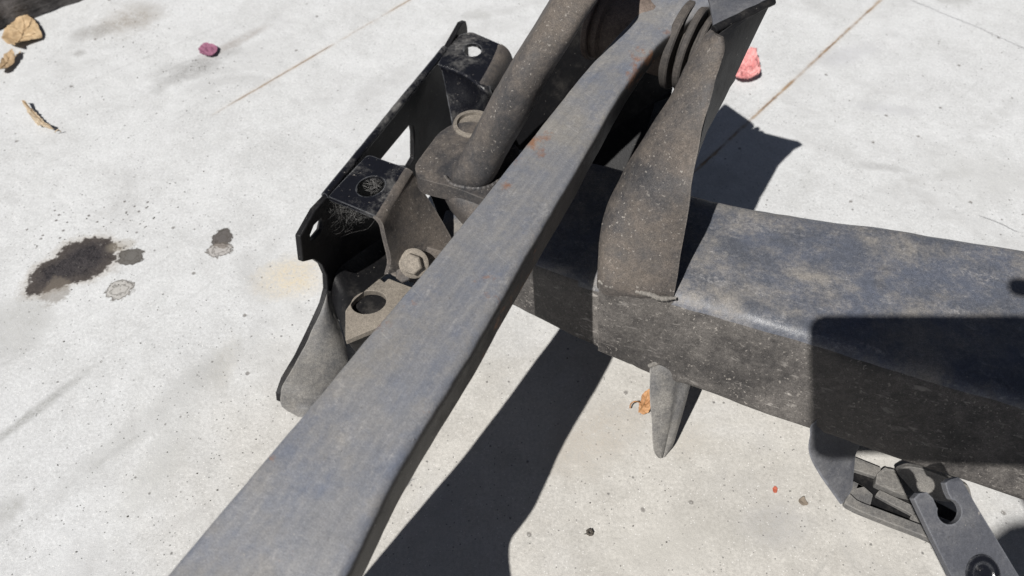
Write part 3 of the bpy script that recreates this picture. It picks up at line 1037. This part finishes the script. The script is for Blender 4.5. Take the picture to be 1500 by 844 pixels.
def inpl(p):
    d = (p - C0)
    return C0 + d * ((o0 - C0).dot(nS) / d.dot(nS))


sp, sh = [inpl(p) for p in sp], [inpl(p) for p in sh]
if nS.z < 0: nS = -nS
stp = empty('slotted_strap', (sp[-3].x, sp[-3].y, 0), 'dark flat steel strap with open keyhole slot and round hole at lower right', 'car part')
bm = plate(sp, [sh], nS * -.0038)
obj('strap_plate', bm, M['dark'], stp, 30, .0007)
cc = inpl(P(1440, 842, .104))
bm = lathe(cc, nS, [(.0, .0055), (.0006, .0062), (.0006, .0098), (0, .0102), (-.001, .0098), (-.001, .0055)], 36)
obj('hole_rim', bm, M['gloss'], stp, 40)
e0, e1_ = sp[-3] - nS * .001, sp[-4] - nS * .001
rows = []
for t in range(7):
    k = t / 6
    dwn = V((.02 * k, -.02 * k, 0))
    rows.append([V((e1_.x, e1_.y, e1_.z * (1 - k))).lerp(V((e0.x, e0.y, e0.z * (1 - k))), j / 4) + dwn for j in range(5)])
bm = sheet(rows, V((0, -.004, 0)))
obj('strap_leg', bm, M['dark'], stp, 40)

# ------------------------------------------------------------------ litter on the slab
def leaf(name, pts, z, lift, mat, label, cat, seed, th=.0003, stem=None, curl=.004, group=None, stemmat=None, veins=()):
    """a dry leaf: outline measured on the slab, curled up from it"""
    o = PP([(x, y, 0) for x, y in pts])
    c = sum(o, V()) / len(o)
    out = []
    rngs = 12
    ring_n = 64
    cl = crom(o + [o[0]], max(2, ring_n // len(o)))[:-1]
    bm = bmesh.new()
    tops = []
    R_ = max((p - c).length for p in cl)

    def H(p):
        d = (p - c)
        k = d.length / R_
        return z + lift * (k ** 1.6) * (.5 + .9 * mnoise.noise(V((d.x * 60 + seed, d.y * 60, seed)))) + curl * .6 * abs(mnoise.noise(V((d.x * 170, d.y * 170 + seed, 1)))) + curl * .35 * abs(mnoise.noise(V((d.x * 420, d.y * 420, seed)))) + .0006
    rg = []
    for k in range(rngs):
        t = (k + .02) / (rngs - 1)
        row = []
        for i, p in enumerate(cl):
            q = c.lerp(p, min(t, 1))
            if k == rngs - 1: q += V((mnoise.noise(p * 300), mnoise.noise(p * 300 + V((5, 0, 0))), 0)) * .0012
            q.z = max(H(q), .0006)
            row.append(q)
        rg.append(row)
    bm = bmesh.new()
    a = [[bm.verts.new(p) for p in r] for r in rg]
    b = [[bm.verts.new(p + V((0, 0, -th))) for p in r] for r in rg]
    n = len(cl)
    for s_, flip in ((a, False), (b, True)):
        for k in range(rngs - 1):
            for i in range(n):
                j = (i + 1) % n
                bm.faces.new((s_[k][i], s_[k][j], s_[k + 1][j], s_[k + 1][i]))
        bm.faces.new(s_[0])
    for i in range(n):
        j = (i + 1) % n
        bm.faces.new((a[-1][i], a[-1][j], b[-1][j], b[-1][i]))
    lf = obj(name, bm, mat, None, 60)
    setp(lf, label, cat, group)
    for vn in veins:
        vp = crom(PP([(x, y, 0) for x, y in vn]), 8)
        for q in vp: q.z = max(H(q), .0006) + .0001
        n_ = len(vp)
        obj('vein', tube(vp, [.00042 * (1 - .6 * i / n_) for i in range(n_)], 5), veinm, lf, 60)
    if stem:
        sp_ = [P(x, y, zz) for x, y, zz in stem]
        obj('stem', tube(crom(sp_, 5), .0005, 6), stemmat or mat, lf, 60)
    return lf


veinm = simple('leaf_vein', (.22, .135, .065), .7)
brown = leafmat('brown_leaf', (.42, .29, .165), (.56, .42, .26), (.25, .155, .08), 0, None)
darkb = leafmat('dark_brown_leaf', (.30, .21, .12), (.44, .32, .20), (.16, .10, .06), 0, None)
pale = leafmat('pale_leaf', (.42, .33, .23), (.55, .46, .34), (.2, .14, .09), 0, None)
orange = leafmat('orange_leaf', (.34, .165, .07), (.48, .27, .13), (.2, .09, .04), 0, None)
pink = leafmat('pink_petal', (.52, .19, .19), (.68, .33, .32), (.42, .11, .12), 0, None)
mauve = leafmat('mauve_petal', (.22, .085, .14), (.32, .14, .21), (.14, .045, .085), 0, None)
red = leafmat('red_fleck', (.42, .10, .06), (.5, .15, .09), (.3, .07, .05), 0, None)

leaf('leaf', [(6, 64), (10, 50), (20, 42), (37, 27), (50, 33), (57, 40), (63, 58), (48, 65), (31, 72), (27, 78)], .002, .010, brown,
     'large crumpled tan leaf lying against the dark timber', 'leaf', 3, stem=[(30, 75, .004), (28, 78, .003), (23, 82, .003)], group='dry leaves by the timber', curl=.0035,
     veins=(((28, 77), (33, 62), (38, 45), (37, 29)), ((31, 68), (20, 62), (9, 61)), ((35, 55), (25, 47), (16, 47)), ((33, 62), (46, 58), (58, 54)), ((36, 52), (45, 43), (50, 35))))
leaf('leaf', [(1, 112), (3, 100), (12, 88), (22, 81), (26, 88), (22, 98), (10, 110)], .003, .010, darkb,
     'small folded tan leaf below the large crumpled one', 'leaf', 8, stem=[(22, 84, .006), (24, 80, .006)], group='dry leaves by the timber', curl=.0035, veins=(((3, 110), (12, 98), (22, 84)),))
leaf('leaf', [(36, 154), (42, 157), (50, 166), (60, 175), (66, 181), (72, 188), (82, 195), (70, 194), (56, 186), (44, 170)], .002, .011, pale,
     'narrow curled dry leaf lying alone on bare concrete at upper left', 'leaf', 5, stem=[(80, 194, .003), (85, 190, .006), (89, 193, .002)], curl=.0035, veins=(((38, 156), (52, 170), (66, 185), (78, 194)),))
leaf('petal', [(292, 76), (296, 70), (306, 68), (316, 70), (320, 76), (315, 84), (304, 86), (296, 82)], .001, .004, mauve,
     'small mauve petal lying on the concrete at upper left', 'petal', 9, curl=.003)
leaf('petal', [(1072, 118), (1080, 95), (1092, 88), (1104, 92), (1111, 108), (1108, 120), (1094, 125), (1080, 126)], .003, .012, pink,
     'crumpled coral pink petal lying behind the tower', 'petal', 4, curl=.012)
leaf('leaf', [(934, 606), (936, 595), (940, 585), (946, 580), (953, 582), (954, 597), (950, 606), (942, 610)], .002, .008, orange,
     'small orange brown leaf lying behind the pointed fin', 'leaf', 6, stem=[(938, 590, .005), (930, 588, .008), (924, 592, .006), (923, 598, .003)], curl=.006, veins=(((936, 604), (942, 596), (947, 583)),))
leaf('seed_husk', [(1168, 734), (1172, 731), (1178, 733), (1183, 739), (1181, 742), (1172, 740)], .0005, .002, simple('husk', (.2, .165, .13), .8),
     'small oval brown husk on the concrete near the slotted tray', 'husk', 2, curl=.001)
leaf('petal', [(1131, 716), (1134, 713), (1138, 716), (1137, 722), (1132, 722)], .0003, .001, red,
     'tiny red petal fleck on the concrete near the brown husk', 'petal', 12, curl=.0006)
# a dark bud and crumbs of grit
bm = bmesh.new()
for k in range(7):
    a = 2 * math.pi * k / 7
    blob(P(864, 780, .001) + V((math.cos(a) * .0016, math.sin(a) * .0016, .0003)), .0012, .0012, .0010, .3, k, 1, bm)
bud = obj('seed', bm, simple('seed_head', (.07, .06, .05), .8), None, 60, weld=False)
setp(bud, 'tiny round dark seed head on the concrete below the arm shadow', 'seed')
bm = bmesh.new()
zones = [(150, 320, 100, 40, 40), (190, 55, 60, 35, 60), (280, 105, 70, 40, 70), (300, 600, 280, 220, 110), (1050, 730, 240, 100, 60), (250, 200, 220, 160, 90), (1300, 150, 180, 130, 40), (110, 390, 70, 40, 50)]
for x, y, sx, sy, n in zones:
    for k in range(n):
        r_ = random.choice([.0003, .0004, .0004, .0005, .0007])
        p = P(random.gauss(x, sx * .6), random.gauss(y, sy * .6), r_ * .4)
        blob(p, r_, r_ * random.uniform(.5, 1), r_ * .6, .5, k, 1, bm)
grit = obj('grit', bm, simple('grit', (.10, .095, .088), .85, .4, 900), None, 60, origin=(0, 0, 0), weld=False)
setp(grit, 'loose dark crumbs of grit scattered over the concrete', kind='stuff')

# dark timber edge at the top left corner
a, b = P(-260, 138, 0), P(150, -9, 0)
d = (b - a).normalized()
nrm = V((-d.y, d.x, 0))
rings = []
for k in range(60):
    p = a.lerp(b, k / 59 * 1.15 - .05)
    j = .003 * mnoise.noise(V((k * .35, 2, 0)))
    rings.append(rpoly([p + V((0, 0, .0005)) + nrm * j, p + V((0, 0, .055 + j)) + nrm * (.006 + j), p + V((0, 0, .056)) + nrm * .12, p + V((0, 0, .0005)) + nrm * .12], [.002, .010, .01, .002], 5))
bm = loft(rings)
rough(bm, .003, 60, 3)
rough(bm, .001, 200, 4)
s = NT('weathered_timber')
rz = math.atan2(d.y, d.x)
g = s.noise(1, 6, .65, .6, s.rotmap((0, 0, 0), rz, (.05, .006, .006)))
g2 = s.noise(300, 4, .7)
tc = s.mix(s.mr(g, .35, .65), (.030, .027, .026), (.13, .122, .12))
tc = s.mix(s.mr(g2, .5, .7, 0, .5), tc, (.16, .15, .145))
tm = s.done(tc, .85, s.bump(s.math('ADD', g, s.math('MULTIPLY', g2, .3)), .003, .9), 0, .3)
timber = obj('timber', bm, tm, None, 40)
setp(timber, 'weathered dark grey timber edging in the top left corner', 'timber')

# ------------------------------------------------------------------ phone and photographer (behind the lens; they throw the shadow at right)
def cam_pt(x, y, z):
    """metres right, up and ahead of the lens"""
    return C0 + RT * x + UP * y + FW * z


ph = [cam_pt(x, y, -.0015) for x, y in ((-.0230, -.0465), (.1145, -.0465), (.1145, .0425), (-.0230, .0425))]
bm = plate(rpoly(ph, .011, 8), [], FW * -.008)
phone = obj('phone', bm, simple('phone_shell', (.02, .02, .022), .35, .1), None, 40, .002, 3)
setp(phone, 'black phone held flat above the car part behind the lens', 'phone')


def skin(name, chains, mat, parent, sub=2):
    """one continuous surface grown over joints: chains of (key, position, radius)"""
    bm = bmesh.new()
    ly = bm.verts.layers.skin.verify()
    keys = {}
    first = True
    for ch in chains:
        prev = None
        for key, pos, rad in ch:
            if key not in keys:
                v = bm.verts.new(pos)
                v[ly].radius = (rad, rad)
                v[ly].use_root = first
                first = False
                keys[key] = v
            if prev is not None:
                try: bm.edges.new((prev, keys[key]))
                except ValueError: pass
            prev = keys[key]
    me = bpy.data.meshes.new(name)
    bm.to_mesh(me); bm.free()
    o = bpy.data.objects.new(name, me)
    col.objects.link(o)
    base = wloc(parent)
    o.parent = parent
    o.location = -base
    me.materials.append(mat)
    o.modifiers.new('skin', 'SKIN').use_smooth_shade = True
    m = o.modifiers.new('sub', 'SUBSURF')
    m.levels = m.render_levels = sub
    return o


PX = -.06
per = empty('person', (PX, -.50, 0), 'crouching person in grey shirt and blue jeans holding the phone', 'person')
skinm = simple('skin', (.45, .27, .19), .55, .12)
shirt = simple('shirt', (.10, .105, .12), .9, .2)
jeans = simple('jeans', (.05, .07, .13), .9, .25)
hand = cam_pt(.122, -.03, -.026)
wri = cam_pt(.148, -.118, -.03)
elb = cam_pt(-.03, -.205, -.10)
sho = V((PX + .17, -.50, .66))
pel = V((PX, -.62, .30))
che = V((PX, -.51, .58))
nek = V((PX, -.46, .74))
body = [[('pel', pel, .14), ('wai', V((PX, -.58, .43)), .125), ('che', che, .14), ('nkb', V((PX, -.48, .69)), .075), ('nek', nek, .052), ('hd0', V((PX, -.44, .80)), .085), ('hd1', V((PX, -.42, .87)), .095), ('hd2', V((PX, -.43, .93)), .07)],
        [('che', che, .14), ('shr', sho, .062), ('elr', elb, .040), ('wrr', wri, .027), ('pmr', hand, .030)],
        [('che', che, .14), ('shl', V((PX - .18, -.52, .65)), .062), ('ell', V((PX - .26, -.42, .42)), .043), ('wrl', V((PX - .17, -.24, .40)), .028), ('pml', V((PX - .15, -.19, .40)), .030)],
        [('pel', pel, .14), ('hpr', V((PX + .11, -.60, .27)), .095), ('knr', V((PX + .17, -.26, .40)), .062), ('anr', V((PX + .18, -.36, .07)), .042), ('ftr', V((PX + .19, -.24, .03)), .03)],
        [('pel', pel, .14), ('hpl', V((PX - .11, -.60, .27)), .095), ('knl', V((PX - .19, -.30, .40)), .062), ('anl', V((PX - .18, -.40, .07)), .042), ('ftl', V((PX - .19, -.28, .03)), .03)]]
bd = skin('body', body, skinm, per)
# five fingers of the right hand closing on the phone's end
fb = hand
fing = []
for k, (yy, ln) in enumerate(((.052, .9), (.030, 1.0), (.008, .95), (-.014, .8))):
    r0 = cam_pt(.124, yy * .6 - .006, -.024)
    fing.append([('f%da' % k, r0, .0088), ('f%db' % k, cam_pt(.131, yy, -.014), .0082), ('f%dc' % k, cam_pt(.122, yy + (.006 if k == 0 else 0), .0055), .0075), ('f%dd' % k, cam_pt(.122 - .022 * ln, yy + (.009 if k == 0 else 0), .008), .0065)])
fing.append([('ta', cam_pt(.12, -.02, -.028), .0105), ('tb', cam_pt(.108, -.030, -.022), .0095), ('tc', cam_pt(.088, -.022, -.017), .008)])
for f in fing:
    skin('finger', [f], skinm, per, 2)
# shirt and trousers over the body
t_ = skin('shirt', [[('a', V((PX, -.60, .35)), .155), ('b', V((PX, -.58, .43)), .14), ('c', che, .152), ('d', V((PX, -.485, .675)), .085)],
                    [('c', che, .152), ('e', sho, .072), ('f', sho.lerp(elb, .75), .052)],
                    [('c', che, .152), ('g', V((PX - .18, -.52, .65)), .072), ('h', V((PX - .24, -.425, .48)), .055)]], shirt, per)
j_ = skin('jeans', [[('p', pel, .152), ('q', V((PX + .11, -.60, .27)), .105), ('r', V((PX + .17, -.26, .40)), .070), ('s', V((PX + .18, -.34, .12)), .055)],
                    [('p', pel, .152), ('u', V((PX - .11, -.60, .27)), .105), ('v', V((PX - .19, -.30, .40)), .070), ('w', V((PX - .18, -.38, .12)), .055)]], jeans, per)
hb = blob(V((PX, -.442, .885)), .098, .108, .085, .15, 3, 3)
obj('hair', hb, simple('hair', (.03, .022, .016), .6, .3, 400), per, 60)
